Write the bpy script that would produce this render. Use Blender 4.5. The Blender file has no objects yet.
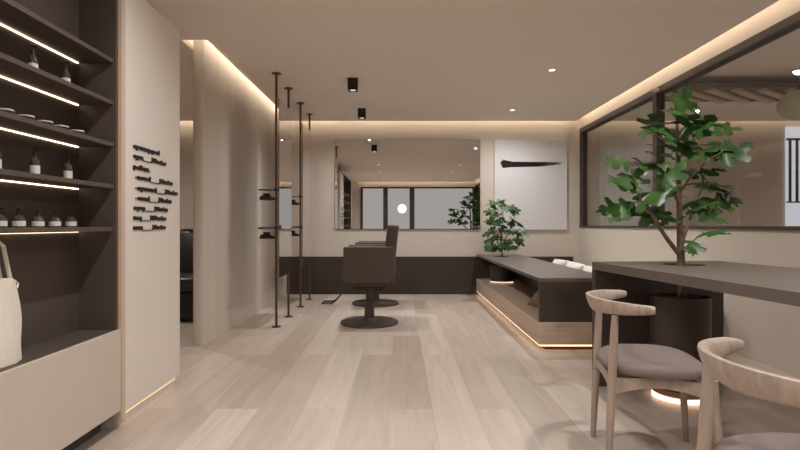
import bpy, bmesh, math, random
from mathutils import Vector, Matrix
random.seed(7)
C = bpy.context.scene.collection
PI = math.pi
R = math.radians

# ------------------------------------------------------------------ materials
def lin(c):
    out = []
    for v in c[:3]:
        v /= 255.0
        out.append(v / 12.92 if v <= 0.04045 else ((v + 0.055) / 1.055) ** 2.4)
    return (out[0], out[1], out[2], 1.0)

def mat(name, col, rough=0.6, metal=0.0, var=0.06, scale=6.0, stretch=(1, 1, 1), bump=0.0, col2=None, spec=0.5):
    m = bpy.data.materials.new(name); m.use_nodes = True
    nt = m.node_tree; b = nt.nodes['Principled BSDF']
    b.inputs['Roughness'].default_value = rough
    b.inputs['Metallic'].default_value = metal
    b.inputs['Specular IOR Level'].default_value = spec
    tc = nt.nodes.new('ShaderNodeTexCoord'); mp = nt.nodes.new('ShaderNodeMapping')
    mp.inputs['Scale'].default_value = stretch
    nz = nt.nodes.new('ShaderNodeTexNoise'); nz.inputs['Scale'].default_value = scale
    nz.inputs['Detail'].default_value = 5
    nt.links.new(tc.outputs['Object'], mp.inputs['Vector']); nt.links.new(mp.outputs['Vector'], nz.inputs['Vector'])
    mx = nt.nodes.new('ShaderNodeMix'); mx.data_type = 'RGBA'
    a = lin(col)
    if col2 is None:
        lo = tuple(x * (1 - var) for x in a[:3]) + (1,); hi = tuple(min(1, x * (1 + var)) for x in a[:3]) + (1,)
    else:
        lo, hi = a, lin(col2)
    mx.inputs['A'].default_value = lo; mx.inputs['B'].default_value = hi
    rp = nt.nodes.new('ShaderNodeMapRange'); rp.inputs['From Min'].default_value = 0.3; rp.inputs['From Max'].default_value = 0.7
    nt.links.new(nz.outputs['Fac'], rp.inputs['Value'])
    nt.links.new(rp.outputs['Result'], mx.inputs['Factor'])
    nt.links.new(mx.outputs['Result'], b.inputs['Base Color'])
    if bump:
        bp = nt.nodes.new('ShaderNodeBump'); bp.inputs['Strength'].default_value = bump; bp.inputs['Distance'].default_value = 0.004
        nt.links.new(nz.outputs['Fac'], bp.inputs['Height']); nt.links.new(bp.outputs['Normal'], b.inputs['Normal'])
    return m

def emit(name, col, strength):
    m = bpy.data.materials.new(name); m.use_nodes = True
    nt = m.node_tree; nt.nodes.remove(nt.nodes['Principled BSDF'])
    e = nt.nodes.new('ShaderNodeEmission'); e.inputs['Color'].default_value = lin(col); e.inputs['Strength'].default_value = strength
    nt.links.new(e.outputs[0], nt.nodes['Material Output'].inputs['Surface'])
    return m

def floor_mat():
    m = bpy.data.materials.new('pale_oak_planks'); m.use_nodes = True
    nt = m.node_tree; b = nt.nodes['Principled BSDF']; L = nt.links.new
    tc = nt.nodes.new('ShaderNodeTexCoord')
    mp = nt.nodes.new('ShaderNodeMapping'); mp.inputs['Rotation'].default_value = (0, 0, PI / 2); mp.inputs['Location'].default_value = (0.3, 0.06, 0)
    L(tc.outputs['Object'], mp.inputs['Vector'])
    br = nt.nodes.new('ShaderNodeTexBrick')
    br.offset = 0.37; br.offset_frequency = 2
    for k, v in (('Scale', 1.0), ('Mortar Size', 0.0012), ('Mortar Smooth', 0.3), ('Bias', 0.0), ('Brick Width', 1.9), ('Row Height', 0.235)):
        br.inputs[k].default_value = v
    br.inputs['Color1'].default_value = (0, 0, 0, 1); br.inputs['Color2'].default_value = (1, 1, 1, 1); br.inputs['Mortar'].default_value = (0.3, 0.3, 0.3, 1)
    L(mp.outputs['Vector'], br.inputs['Vector'])
    # grain stretched along the boards (world y), shifted per board
    sx = nt.nodes.new('ShaderNodeVectorMath'); sx.operation = 'MULTIPLY_ADD'
    sx.inputs[1].default_value = (14, 0.9, 1)
    cv = nt.nodes.new('ShaderNodeVectorMath'); cv.operation = 'SCALE'; cv.inputs['Scale'].default_value = 31.0
    L(br.outputs['Color'], cv.inputs[0]); L(tc.outputs['Object'], sx.inputs[0]); L(cv.outputs['Vector'], sx.inputs[2])
    nz = nt.nodes.new('ShaderNodeTexNoise'); nz.inputs['Scale'].default_value = 1.0; nz.inputs['Detail'].default_value = 6; nz.inputs['Distortion'].default_value = 1.2
    L(sx.outputs['Vector'], nz.inputs['Vector'])
    ramp = nt.nodes.new('ShaderNodeValToRGB')
    ramp.color_ramp.elements[0].position = 0.0; ramp.color_ramp.elements[0].color = lin((182, 166, 152))
    ramp.color_ramp.elements[1].position = 1.0; ramp.color_ramp.elements[1].color = lin((207, 193, 181))
    e = ramp.color_ramp.elements.new(0.5); e.color = lin((195, 179, 166))
    L(br.outputs['Color'], ramp.inputs['Fac'])
    gr = nt.nodes.new('ShaderNodeMapRange'); gr.inputs['From Min'].default_value = 0.3; gr.inputs['From Max'].default_value = 0.7
    gr.inputs['To Min'].default_value = 0.86; gr.inputs['To Max'].default_value = 1.08
    L(nz.outputs['Fac'], gr.inputs['Value'])
    mul = nt.nodes.new('ShaderNodeVectorMath'); mul.operation = 'SCALE'
    L(ramp.outputs['Color'], mul.inputs[0]); L(gr.outputs['Result'], mul.inputs['Scale'])
    seam = nt.nodes.new('ShaderNodeMix'); seam.data_type = 'RGBA'; seam.inputs['B'].default_value = lin((158, 138, 122))
    sf = nt.nodes.new('ShaderNodeMath'); sf.operation = 'MULTIPLY'; sf.inputs[1].default_value = 0.6
    L(br.outputs['Fac'], sf.inputs[0]); L(sf.outputs[0], seam.inputs['Factor']); L(mul.outputs['Vector'], seam.inputs['A'])
    L(seam.outputs['Result'], b.inputs['Base Color'])
    b.inputs['Roughness'].default_value = 0.36
    b.inputs['Specular IOR Level'].default_value = 0.45
    return m

def glass_mat(name, tint=(0.93, 0.94, 0.93), refl=0.10):
    m = bpy.data.materials.new(name); m.use_nodes = True
    nt = m.node_tree; nt.nodes.remove(nt.nodes['Principled BSDF']); L = nt.links.new
    tr = nt.nodes.new('ShaderNodeBsdfTransparent'); tr.inputs['Color'].default_value = tint + (1,)
    gl = nt.nodes.new('ShaderNodeBsdfGlossy'); gl.inputs['Roughness'].default_value = 0.02; gl.inputs['Color'].default_value = (0.9, 0.9, 0.9, 1)
    fr = nt.nodes.new('ShaderNodeFresnel'); fr.inputs['IOR'].default_value = 1.45
    mx = nt.nodes.new('ShaderNodeMixShader')
    ge = nt.nodes.new('ShaderNodeNewGeometry'); mr = nt.nodes.new('ShaderNodeMapRange')
    mr.inputs['To Min'].default_value = 1.45; mr.inputs['To Max'].default_value = 1 / 1.45
    L(ge.outputs['Backfacing'], mr.inputs['Value']); L(mr.outputs['Result'], fr.inputs['IOR'])
    L(fr.outputs[0], mx.inputs[0]); L(tr.outputs[0], mx.inputs[1]); L(gl.outputs[0], mx.inputs[2])
    L(mx.outputs[0], nt.nodes['Material Output'].inputs['Surface'])
    return m

WALL = (206, 196, 184)
M = {}
M['wall'] = mat('warm_beige_plaster', WALL, 0.75, var=0.02, scale=2.0, spec=0.3)
M['partition'] = mat('beige_streaked_veneer', WALL, 0.42, var=0.035, scale=2.2, stretch=(3, 3, .06), spec=0.4)
M['ceiling'] = mat('taupe_white_ceiling', (239, 228, 217), 0.85, var=0.015, scale=1.5, spec=0.2)
M['white_void'] = mat('white_cove_paint', (230, 222, 210), 0.8, var=0.01)
M['column'] = mat('pale_greige_panel', (226, 217, 208), 0.5, var=0.01, scale=2)
M['edge_strip'] = mat('beige_edge_strip', (206, 184, 164), 0.5, var=0.02)
M['floor'] = floor_mat()
M['dark'] = mat('dark_taupe_laminate', (72, 62, 57), 0.42, var=0.06, scale=3, stretch=(1, 1, 1))
M['table_top'] = mat('taupe_stone_laminate', (112, 102, 96), 0.30, var=0.05, scale=4)
M['shelf'] = mat('dark_brown_laminate', (82, 71, 65), 0.5, var=0.06, scale=4)
M['wainscot'] = mat('dark_brown_board', (58, 47, 42), 0.5, var=0.05, scale=3)
M['drawer'] = mat('greige_lacquer', (202, 189, 177), 0.5, var=0.015)
M['bench_wood'] = mat('grey_brown_oak', (196, 174, 155), 0.5, scale=3, stretch=(1, 0.3, 14), var=0.14)
M['oak'] = mat('pale_oak', (170, 152, 138), 0.5, scale=5, stretch=(6, 6, 1.2), var=0.16, bump=0.05)
M['oak_crest'] = mat('pale_oak_bent', (174, 156, 143), 0.48, scale=6, stretch=(7, 7, 0.8), var=0.20, bump=0.05)
M['seat'] = mat('grey_taupe_upholstery', (128, 115, 110), 0.8, scale=120, var=0.06, bump=0.12, spec=0.2)
M['salon'] = mat('taupe_brown_leatherette', (84, 73, 66), 0.6, scale=30, var=0.05, bump=0.05, spec=0.35)
M['bronze'] = mat('dark_bronze', (84, 64, 52), 0.45, metal=0.2, var=0.06)
M['black_metal'] = mat('black_brown_metal', (40, 32, 29), 0.4, metal=0.3, var=0.05)
M['base_metal'] = mat('brushed_brown_metal', (84, 74, 68), 0.42, metal=0.35, var=0.05)
M['black'] = mat('matt_black', (24, 20, 19), 0.5, var=0.05)
M['ink'] = mat('black_ink', (14, 12, 12), 0.7, var=0.08, scale=40)
M['frame'] = mat('dark_brown_frame', (68, 56, 50), 0.5, var=0.05)
M['canvas'] = mat('white_canvas', (214, 211, 212), 0.85, var=0.01, scale=60, spec=0.2)
M['leaf'] = mat('fig_leaf_green', (36, 66, 30), 0.42, scale=5, col2=(72, 108, 50), spec=0.45)
M['leaf_dark'] = mat('dark_leaf_green', (38, 68, 32), 0.45, scale=7, col2=(70, 104, 50), spec=0.4)
M['bark'] = mat('grey_brown_bark', (120, 96, 78), 0.8, scale=30, var=0.2, bump=0.3)
M['soil'] = mat('dark_soil', (40, 31, 26), 0.95, scale=60, var=0.3, bump=0.5)
M['planter'] = mat('dark_brown_planter', (66, 55, 49), 0.45, var=0.05)
M['copper'] = mat('pale_copper_ring', (176, 134, 108), 0.35, metal=0.5, var=0.04)
M['linen'] = mat('white_linen', (226, 220, 212), 0.9, scale=90, var=0.04, bump=0.1, spec=0.2)
M['brown_fabric'] = mat('brown_fabric', (136, 114, 98), 0.9, scale=90, var=0.08, bump=0.1, spec=0.2)
M['tote'] = mat('cream_canvas', (226, 217, 205), 0.9, scale=80, var=0.05, bump=0.12, spec=0.2)
M['bottle'] = mat('dark_amber_glass', (70, 60, 53), 0.12, var=0.05)
M['label'] = mat('white_paper_label', (222, 214, 206), 0.7, var=0.02)
M['tin'] = mat('pale_tin', (200, 190, 178), 0.5, var=0.02)
M['dark_tin'] = mat('dark_tin', (52, 43, 38), 0.5, var=0.03)
M['slat'] = mat('pale_timber', (196, 176, 152), 0.6, scale=4, stretch=(1, 8, 8), var=0.1)
M['slat_rail'] = mat('brown_timber', (96, 80, 68), 0.6, scale=4, var=0.1)
M['globe'] = mat('pale_green_glass', (192, 194, 164), 0.35, var=0.03)
M['steel'] = mat('satin_steel', (170, 165, 158), 0.3, metal=0.9, var=0.03)
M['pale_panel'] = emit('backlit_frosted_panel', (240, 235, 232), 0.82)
M['leather_black'] = mat('black_leather', (30, 27, 26), 0.35, scale=40, var=0.08, bump=0.08)
M['ceramic'] = mat('black_ceramic', (34, 31, 30), 0.15, var=0.02)
m = bpy.data.materials.new('silver_mirror'); m.use_nodes = True
b = m.node_tree.nodes['Principled BSDF']; b.inputs['Base Color'].default_value = (0.76, 0.745, 0.735, 1); b.inputs['Metallic'].default_value = 1; b.inputs['Roughness'].default_value = 0.0
M['mirror'] = m
M['glass'] = glass_mat('clear_pane')
WARM = (255, 214, 165)
M['led_cove'] = emit('warm_cove_led', (255, 238, 216), 20.0)
M['led_dim'] = emit('dim_cove_led', (255, 232, 205), 8.0)
M['led_pot'] = emit('dim_ring_led', (255, 214, 182), 2.0)
M['led_shelf'] = emit('warm_shelf_led', (255, 226, 190), 10.0)
M['led_bench'] = emit('warm_bench_led', (255, 218, 180), 3.4)
M['led_ring'] = emit('warm_ring_led', (255, 214, 182), 4.5)
M['led_plinth'] = emit('warm_plinth_led', (255, 212, 165), 1.8)
M['lens'] = emit('lamp_lens', (255, 244, 230), 5.0)
M['lens_dim'] = emit('spot_lens', (255, 240, 225), 1.6)
M['daylight'] = emit('daylight_pane', (222, 222, 230), 1.3)
M['globe_lit'] = emit('lit_globe', (255, 250, 244), 3.5)

# ------------------------------------------------------------------ mesh helpers
def box(bm, x0, x1, y0, y1, z0, z1, bev=0.0, seg=2, mtx=None):
    vs = [bm.verts.new((x, y, z)) for z in (z0, z1) for y in (y0, y1) for x in (x0, x1)]
    idx = ((0, 2, 3, 1), (4, 5, 7, 6), (0, 1, 5, 4), (2, 6, 7, 3), (0, 4, 6, 2), (1, 3, 7, 5))
    fs = [bm.faces.new([vs[i] for i in f]) for f in idx]
    if bev > 0:
        es = list({e for f in fs for e in f.edges})
        r = bmesh.ops.bevel(bm, geom=es, offset=bev, segments=seg, profile=0.5, affect='EDGES', clamp_overlap=True)
        vs = list({v for f in r['faces'] for v in f.verts} | {v for v in vs if v.is_valid})
    if mtx is not None:
        bmesh.ops.transform(bm, matrix=mtx, verts=[v for v in vs if v.is_valid])
    return vs

def B(*a, **k):
    bm = bmesh.new(); box(bm, *a, **k); return bm

def tube(bm, pts, rad, n=10, cap=True, sx=1.0):
    """round bar through points, rad a number or list"""
    pts = [Vector(p) for p in pts]; k = len(pts)
    rads = rad if isinstance(rad, (list, tuple)) else [rad] * k
    rings = []; prev = None
    for i, p in enumerate(pts):
        t = (pts[min(i + 1, k - 1)] - pts[max(i - 1, 0)]).normalized()
        if prev is None:
            a = Vector((0, 0, 1)) if abs(t.z) < 0.9 else Vector((1, 0, 0))
            u = t.cross(a).normalized()
        else:
            u = (prev - t * prev.dot(t)).normalized()
        prev = u; w = t.cross(u)
        rings.append([bm.verts.new(p + (u * math.cos(2 * PI * j / n) * sx + w * math.sin(2 * PI * j / n)) * rads[i]) for j in range(n)])
    for i in range(k - 1):
        for j in range(n):
            bm.faces.new((rings[i][j], rings[i][(j + 1) % n], rings[i + 1][(j + 1) % n], rings[i + 1][j]))
    if cap:
        bm.faces.new(list(reversed(rings[0]))); bm.faces.new(rings[-1])

def lathe(bm, cx, cy, prof, n=32, closed=False):
    """profile list of (r, z) around a vertical axis"""
    rings = []
    for r, z in prof:
        if r < 1e-6:
            rings.append([bm.verts.new((cx, cy, z))])
        else:
            rings.append([bm.verts.new((cx + r * math.cos(2 * PI * j / n), cy + r * math.sin(2 * PI * j / n), z)) for j in range(n)])
    pairs = list(zip(rings, rings[1:])) + ([(rings[-1], rings[0])] if closed else [])
    for a, b2 in pairs:
        for j in range(n):
            k = (j + 1) % n
            if len(a) == 1 and len(b2) == 1: continue
            if len(a) == 1: bm.faces.new((a[0], b2[k], b2[j]))
            elif len(b2) == 1: bm.faces.new((a[j], a[k], b2[0]))
            else: bm.faces.new((a[j], a[k], b2[k], b2[j]))

def cushion(bm, w, d, h, mtx, n=12, pinch=0.85):
    """pillow: w x d footprint, h thick, soft edges"""
    grid = {}
    for s in (1, -1):
        for i in range(n + 1):
            for j in range(n + 1):
                u = -1 + 2 * i / n; v = -1 + 2 * j / n
                edge = i in (0, n) or j in (0, n)
                if edge and s == -1:
                    grid[(s, i, j)] = grid[(1, i, j)]; continue
                p = ((1 - abs(u) ** 2.6) * (1 - abs(v) ** 2.6)) ** 0.45
                k = 1 - 0.07 * (abs(u) * abs(v)) ** 0.5 * 0 - 0.06 * (1 - (abs(u * v)) ** 0.5) * (max(abs(u), abs(v)) ** 6)
                wob = 0.04 * math.sin(3 * u + 2 * v + s) + 0.03 * math.sin(5 * v - 2 * u)
                grid[(s, i, j)] = bm.verts.new(mtx @ Vector((u * w / 2 * k, v * d / 2 * k, s * h / 2 * p * (1 + wob))))
        for i in range(n):
            for j in range(n):
                q = [grid[(s, i, j)], grid[(s, i + 1, j)], grid[(s, i + 1, j + 1)], grid[(s, i, j + 1)]]
                if s == -1: q.reverse()
                bm.faces.new(q)

ORG = {}
def finish(name, bm, m, parent=None, smooth=35, origin=None):
    """link one mesh object; bm holds world coordinates (or local ones when the parent says so)"""
    bmesh.ops.recalc_face_normals(bm, faces=bm.faces)
    off = Vector(origin) if origin is not None else (ORG.get(parent.name, Vector((0, 0, 0))) if parent else Vector((0, 0, 0)))
    bmesh.ops.translate(bm, verts=bm.verts, vec=-off)
    me = bpy.data.meshes.new(name); bm.to_mesh(me); bm.free()
    if smooth:
        me.polygons.foreach_set('use_smooth', [True] * len(me.polygons)); me.set_sharp_from_angle(angle=R(smooth))
    me.materials.append(m)
    o = bpy.data.objects.new(name, me); C.objects.link(o)
    if parent: o.parent = parent
    elif origin is not None: o.location = off
    ORG[o.name] = off
    return o

def tag(o, label=None, cat=None, group=None, kind=None):
    if label: o['label'] = label
    if cat: o['category'] = cat
    if group: o['group'] = group
    if kind: o['kind'] = kind
    return o

def thing(name, label, cat, loc=(0, 0, 0), group=None, local=False):
    o = bpy.data.objects.new(name, None); C.objects.link(o); o.location = loc
    o.empty_display_size = 0.1
    ORG[o.name] = Vector((0, 0, 0)) if local else Vector(loc)
    return tag(o, label, cat, group)

def struct(name, bm, m, parent=None, smooth=0):
    o = finish(name, bm, m, parent, smooth)
    if parent is None: o['kind'] = 'structure'
    return o

def dup(root, loc, rotz=None, label=None, group=None):
    r = root.copy(); C.objects.link(r); r.location = loc
    if rotz is not None: r.rotation_euler = (0, 0, rotz)
    if label: r['label'] = label
    if group: r['group'] = group
    for ch in list(root.children):
        c = ch.copy(); C.objects.link(c); c.parent = r
        for g in list(ch.children):
            d = g.copy(); C.objects.link(d); d.parent = c
    return r

# ------------------------------------------------------------------ setting
F = 533.0
H = 1.0
YB = 7.72       # back wall
XR = 2.61       # glazed partition
XL = -4.6       # far side of the washing room
XE = 7.4        # far side of the room behind the glass
YR = -3.05      # wall behind the camera
CZ = 2.49       # ceiling
TZ = 2.64       # slab over the coves

struct('floor', B(XL - .1, XE + .1, YR - .1, YB + .1, -.1, 0), M['floor'])
struct('wall_back', B(XL - .1, XE + .1, YB, YB + .12, 0, TZ), M['wall'])
struct('wall_far_left', B(XL - .1, XL, YR, YB, 0, TZ), M['wall'])
struct('wall_far_right', B(XE, XE + .1, YR, YB, 0, TZ), M['wall'])
struct('wall_rear', B(XL - .1, XE + .1, YR - .12, YR, 0, TZ), M['wall'])
struct('ceiling_slab', B(XL - .1, XE + .1, YR - .12, YB + .12, TZ, TZ + .1), M['white_void'])
bm = bmesh.new()
box(bm, -1.547, 2.517, YR + .09, YB - .09, CZ, CZ + .03)       # main room
box(bm, XL, -1.76, 4.29, YB - .09, CZ, CZ + .03)               # washing room
box(bm, XL, -1.547, YR + .09, 4.29, CZ, CZ + .03)              # over the shelving
box(bm, 2.72, XE, YR, YB - .09, CZ, CZ + .03)                  # room behind the glass
struct('ceiling', bm, M['ceiling'])

# partition wall with rounded end
bm = bmesh.new()
x0, x1, y0, y1 = -1.725, -1.635, 4.42, YB
r = 0.03
prof = [(x0, y1), (x0, y0 + r)]
for k in range(1, 7): prof.append((x0 + r - r * math.cos(k * PI / 12), y0 + r - r * math.sin(k * PI / 12)))
for k in range(0, 6): prof.append((x1 - r + r * math.sin(k * PI / 12), y0 + r - r * math.cos(k * PI / 12)))
prof += [(x1, y0 + r), (x1, y1)]
lo = [bm.verts.new((x, y, 0)) for x, y in prof]; hi = [bm.verts.new((x, y, 2.56)) for x, y in prof]
for i in range(len(prof)):
    j = (i + 1) % len(prof); bm.faces.new((lo[i], lo[j], hi[j], hi[i]))
bm.faces.new(hi); bm.faces.new(list(reversed(lo)))
struct('wall_partition', bm, M['partition'], smooth=30)

# lettered pier at the end of the shelving
CX = -1.36
bm = bmesh.new(); box(bm, -1.62, CX, 2.6365, 3.295, .075, 2.2, .004)
col = struct('wall_pier', bm, M['column'])
struct('plinth', B(-1.62, CX - .02, 2.62, 3.27, 0, .075), M['column'], col)
struct('light_strip', B(CX - .0199, CX - .012, 2.64, 3.25, .06, .0745), M['led_plinth'], col)
struct('edge_strip', B(-1.40, CX + .002, 2.6005, 2.636, .03, 2.2), M['edge_strip'], col)
struct('wall_left', B(-1.72, -1.62, YR, 3.295, 0, TZ), M['wall'])
struct('wall_washing_room', B(XL, -1.72, 3.19, 3.295, 0, TZ), M['wall'])

# glazed partition towards the next room
struct('wall_right', B(XR, XR + .1, YR, YB, 0, .965), M['wall'])
struct('trim_1', B(XR + .0, XR + .1, YR, YB, 2.392, TZ), M['wall'])
win = bpy.data.objects.new('window_1', None); C.objects.link(win); win['kind'] = 'structure'
bm = bmesh.new(); box(bm, XR - .012, XR + .09, YR, YB, 2.330, 2.392); struct('window_frame', bm, M['frame'], win)
struct('window_sill', B(XR - .015, XR + .1, YR, YB, .965, .992), M['frame'], win)
for y in (YB - .04, 5.45, 3.1, .6, -1.9, YR + .04):
    struct('mullion', B(XR - .008, XR + .08, y - .04, y + .04, .992, 2.330), M['frame'], win)
ys = [YR + .08, -1.9, .6, 3.1, 5.45, YB - .08]
for a, b2 in zip(ys, ys[1:]):
    struct('pane', B(XR + .03, XR + .038, a + .0, b2, .992, 2.330), M['glass'], win)

# dark low board along the back wall
struct('baseboard_back', B(-1.634, 2.5, YB - .03, YB, 0, .543, .003), M['wainscot'])
# shallow panel frame left and right of the mirror
# rear wall joinery seen in the mirror
w2 = bpy.data.objects.new('door_1', None); C.objects.link(w2); w2['kind'] = 'structure'
struct('lintel_frame', B(-1.36, 2.6, YR, YR + .05, 2.26, 2.31), M['frame'], w2)
for xa, xb in ((-1.36, -1.28), (-.58, -.42), (.33, .50), (2.5, 2.6)):
    struct('jamb', B(xa, xb, YR, YR + .06, 0, 2.26), M['frame'], w2)
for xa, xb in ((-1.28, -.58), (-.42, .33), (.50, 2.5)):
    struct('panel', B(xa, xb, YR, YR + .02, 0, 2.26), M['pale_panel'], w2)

# bright window of the room behind the glass
w3 = bpy.data.objects.new('window_2', None); C.objects.link(w3); w3['kind'] = 'structure'
wx0, wx1 = 5.57, 7.2
struct('pane', B(wx0, wx1, YB - .03, YB - .015, .35, 2.42), M['daylight'], w3)
struct('rail', B(wx0, wx1, YB - .055, YB - .03, 2.22, 2.25), M['frame'], w3)
struct('rail', B(wx0, wx1, YB - .055, YB - .03, 1.32, 1.34), M['frame'], w3)
for k in range(15):
    x = wx0 + .05 + k * .1
    struct('bar', B(x - .015, x + .015, YB - .05, YB - .03, 1.34, 2.22), M['frame'], w3)

# hidden LED strips in the ceiling coves
cv = thing('cove_light', 'warm strip light hidden in the ceiling gap round the room', 'light strip')
def strip(x0, x1, y0, y1):
    finish('led_strip', B(x0, x1, y0, y1, 2.612, 2.622), M['led_cove'], cv, 0)
strip(-1.5, 2.45, YB - .135, YB - .105)
strip(2.475, 2.505, YR + .2, YB - .2)
strip(-1.535, -1.505, 4.4, YB - .2)
strip(-1.75, -1.56, 4.25, 4.28)
strip(-1.80, -1.77, 4.4, YB - .2)
strip(-4.5, -1.85, YB - .135, YB - .105)
finish('led_strip', B(2.8, 7.2, YB - .135, YB - .105, 2.612, 2.622), M['led_dim'], cv, 0)
strip(-1.4, 2.4, YR + .105, YR + .135)

# ------------------------------------------------------------------ lamps
def spot(x, y, z, power, size=R(165), blend=.9, rad=.035, col=(1, .99, .97)):
    l = bpy.data.lights.new('spot', 'SPOT'); l.energy = power; l.spot_size = size; l.spot_blend = blend; l.shadow_soft_size = rad; l.color = col
    o = bpy.data.objects.new('spot_light', l); C.objects.link(o); o.location = (x, y, z); return o

def square_spot(x, y, label):
    t = thing('ceiling_spotlight', label, 'spotlight', (x, y, CZ), 'black square ceiling spotlights')
    bm = bmesh.new(); s = .05; w = .008
    box(bm, x - s, x + s, y - s, y + s, CZ - .035, CZ)
    box(bm, x - s, x + s, y - s, y - s + w, CZ - .12, CZ - .035); box(bm, x - s, x + s, y + s - w, y + s, CZ - .12, CZ - .035)
    box(bm, x - s, x - s + w, y - s + w, y + s - w, CZ - .12, CZ - .035); box(bm, x + s - w, x + s, y - s + w, y + s - w, CZ - .12, CZ - .035)
    finish('housing', bm, M['black_metal'], t, 0)
    bm = bmesh.new(); lathe(bm, x, y, [(0, CZ - .116), (.026, CZ - .116), (.03, CZ - .106), (.03, CZ - .04), (0, CZ - .04)], 20)
    finish('lens', bm, M['lens_dim'], t)
    spot(x, y, CZ - .119, 120, rad=.02)

square_spot(-.48, 5.44, 'black square spotlight on the ceiling above the front styling chair')
square_spot(-.49, 6.85, 'black square spotlight on the ceiling closest to the back mirror')

first = None
dl = [(1.46, 5.12, 'recessed round downlight in the ceiling, larger of the two lit ones in view'),
      (1.455, 6.9, 'small recessed round downlight in the ceiling in front of the brush stroke painting'),
      (-.53, 2.2, 'round downlight seen in the mirror behind the black spotlight'),
      (-.55, .46, 'round downlight seen in the mirror, second behind the black spotlight'),
      (-.52, -1.45, 'round downlight seen in the mirror, closest to the rear door'),
      (1.48, 2.2, 'round downlight seen in the mirror above the tall plant'),
      (1.46, .46, 'round downlight seen in the mirror, second from the plant side'),
      (1.47, -1.45, 'round downlight seen in the mirror, above the wide pale rear panel')]
for x, y, lab in dl:
    if first is None:
        t = thing('recessed_downlight', lab, 'downlight', (0, 0, CZ), 'recessed ceiling downlights', local=True)
        bm = bmesh.new(); lathe(bm, 0, 0, [(.030, -.004), (.038, -.006), (.042, 0), (.028, 0)], 28, closed=True); finish('trim_ring', bm, M['white_void'], t)
        bm = bmesh.new(); lathe(bm, 0, 0, [(0, -.0035), (.028, -.0035), (.028, -.0005), (0, -.0005)], 28); finish('lens', bm, M['lens'], t)
        first = t; t.location = (x, y, CZ)
    else:
        dup(first, (x, y, CZ), None, lab)
    spot(x, y, CZ - .01, 150)
# spots without fixtures, added to light the neighbouring rooms
for x, y in ((4.2, 2.6), (5.8, 4.6)):
    spot(x, y, CZ - .02, 160)
spot(-3.0, 5.6, CZ - .02, 140)

# ------------------------------------------------------------------ shelving niche
SY0, SY1 = .6, 2.6
su = thing('shelving_unit', 'dark brown built-in shelving with lit shelves over a pale drawer base', 'shelving', (-1.5, 1.6, 0))
finish('back_panel', B(-1.62, -1.555, SY0, SY1, .49, 2.2), M['shelf'], su, 0)
finish('side_panel', B(-1.555, -1.375, SY1 - .02, SY1 - .0005, .49, 2.2), M['shelf'], su, 0)
finish('side_panel', B(-1.62, CX, SY0 - .02, SY0, .0, 2.2), M['shelf'], su, 0)
finish('top_panel', B(-1.62, CX, SY0, SY1, 2.2, 2.23), M['shelf'], su, 0)
finish('counter', B(-1.555, CX - .018, SY0, SY1 - .021, .47, .492), M['shelf'], su, 0)
finish('drawer_front', B(CX - .0175, CX, SY0, SY1 - .003, .096, .492, .002), M['drawer'], su, 0)['label'] = 'pale greige drawer front'
finish('plinth', B(-1.6, CX - .09, SY0, SY1 - .02, 0, .096), M['dark'], su, 0)
SH = [1.783, 1.580, 1.378, 1.176, .970]
for z in SH:
    s = finish('shelf', B(-1.555, -1.385, SY0, SY1 - .021, z, z + .02, .0015), M['shelf'], su, 0)
    finish('led_strip', B(-1.5545, -1.550, SY0 + .01, SY1 - .03, z - .0045, z - .0005), M['led_shelf'], s, 0)['label'] = 'glowing warm light strip'

def px_y(px, x):   # distance along the shelf for a picture column
    return F * abs(x) / (400 - px)

BX = -1.462
def make_bottle(name, label, body_h, body_r, pump_h, group):
    t = thing(name, label, 'bottle', (0, 0, 0), group, local=True)
    bm = bmesh.new(); lathe(bm, 0, 0, [(0, 0), (body_r * .95, 0), (body_r, .004), (body_r, body_h * .75), (body_r * .8, body_h * .9), (body_r * .38, body_h), (body_r * .38, body_h + .006), (0, body_h + .006)], 20)
    finish('body', bm, M['bottle'], t)
    bm = bmesh.new(); lathe(bm, 0, 0, [(body_r + .0006, body_h * .10), (body_r + .0008, body_h * .10), (body_r + .0008, body_h * .55), (body_r + .0006, body_h * .55)], 20)
    finish('paper_label', bm, M['label'], t)['label'] = 'white paper label'
    bm = bmesh.new(); z = body_h + .006
    lathe(bm, 0, 0, [(0, z), (body_r * .42, z), (body_r * .42, z + pump_h * .4), (.003, z + pump_h * .45), (.003, z + pump_h * .75), (.007, z + pump_h * .75), (.007, z + pump_h), (0, z + pump_h)], 16)
    tube(bm, [(0, 0, z + pump_h * .88), (.014, -.006, z + pump_h * .86), (.019, -.008, z + pump_h * .78)], .0035, 8)
    finish('pump', bm, M['black'], t)
    return t
tall = make_bottle('pump_bottle', '', .074, .0165, .034, 'tall pump bottles on the shelves')
rows = [(1.580, [(33, 'dark pump bottle with white label on the upper bottle shelf, farther from the pier'), (66, 'dark pump bottle with white label on the upper bottle shelf, beside the lettered pier')]),
        (1.176, [(-4, 'dark pump bottle cut by the photo edge on the middle bottle shelf'), (35, 'dark pump bottle in the middle of the shelf below the tins'), (68, 'dark pump bottle on the shelf below the tins, closest to the lettered pier')])]
usedt = False
for z, items in rows:
    for px, lab in items:
        loc = (BX, px_y(px, BX), z + .0212)
        if not usedt: tall.location = loc; tall['label'] = lab; usedt = True
        else: dup(tall, loc, random.uniform(-.3, .3), lab)
short = make_bottle('squat_bottle', '', .044, .0215, .022, 'squat bottles on the lowest shelf')
ordn = ['squat dark bottle with wide white label closest to the lettered pier', 'squat dark bottle with wide white label, second from the lettered pier',
        'squat dark bottle with wide white label, third from the lettered pier', 'squat dark bottle with wide white label, fourth from the lettered pier',
        'squat dark bottle cut by the photo edge on the lowest shelf']
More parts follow.
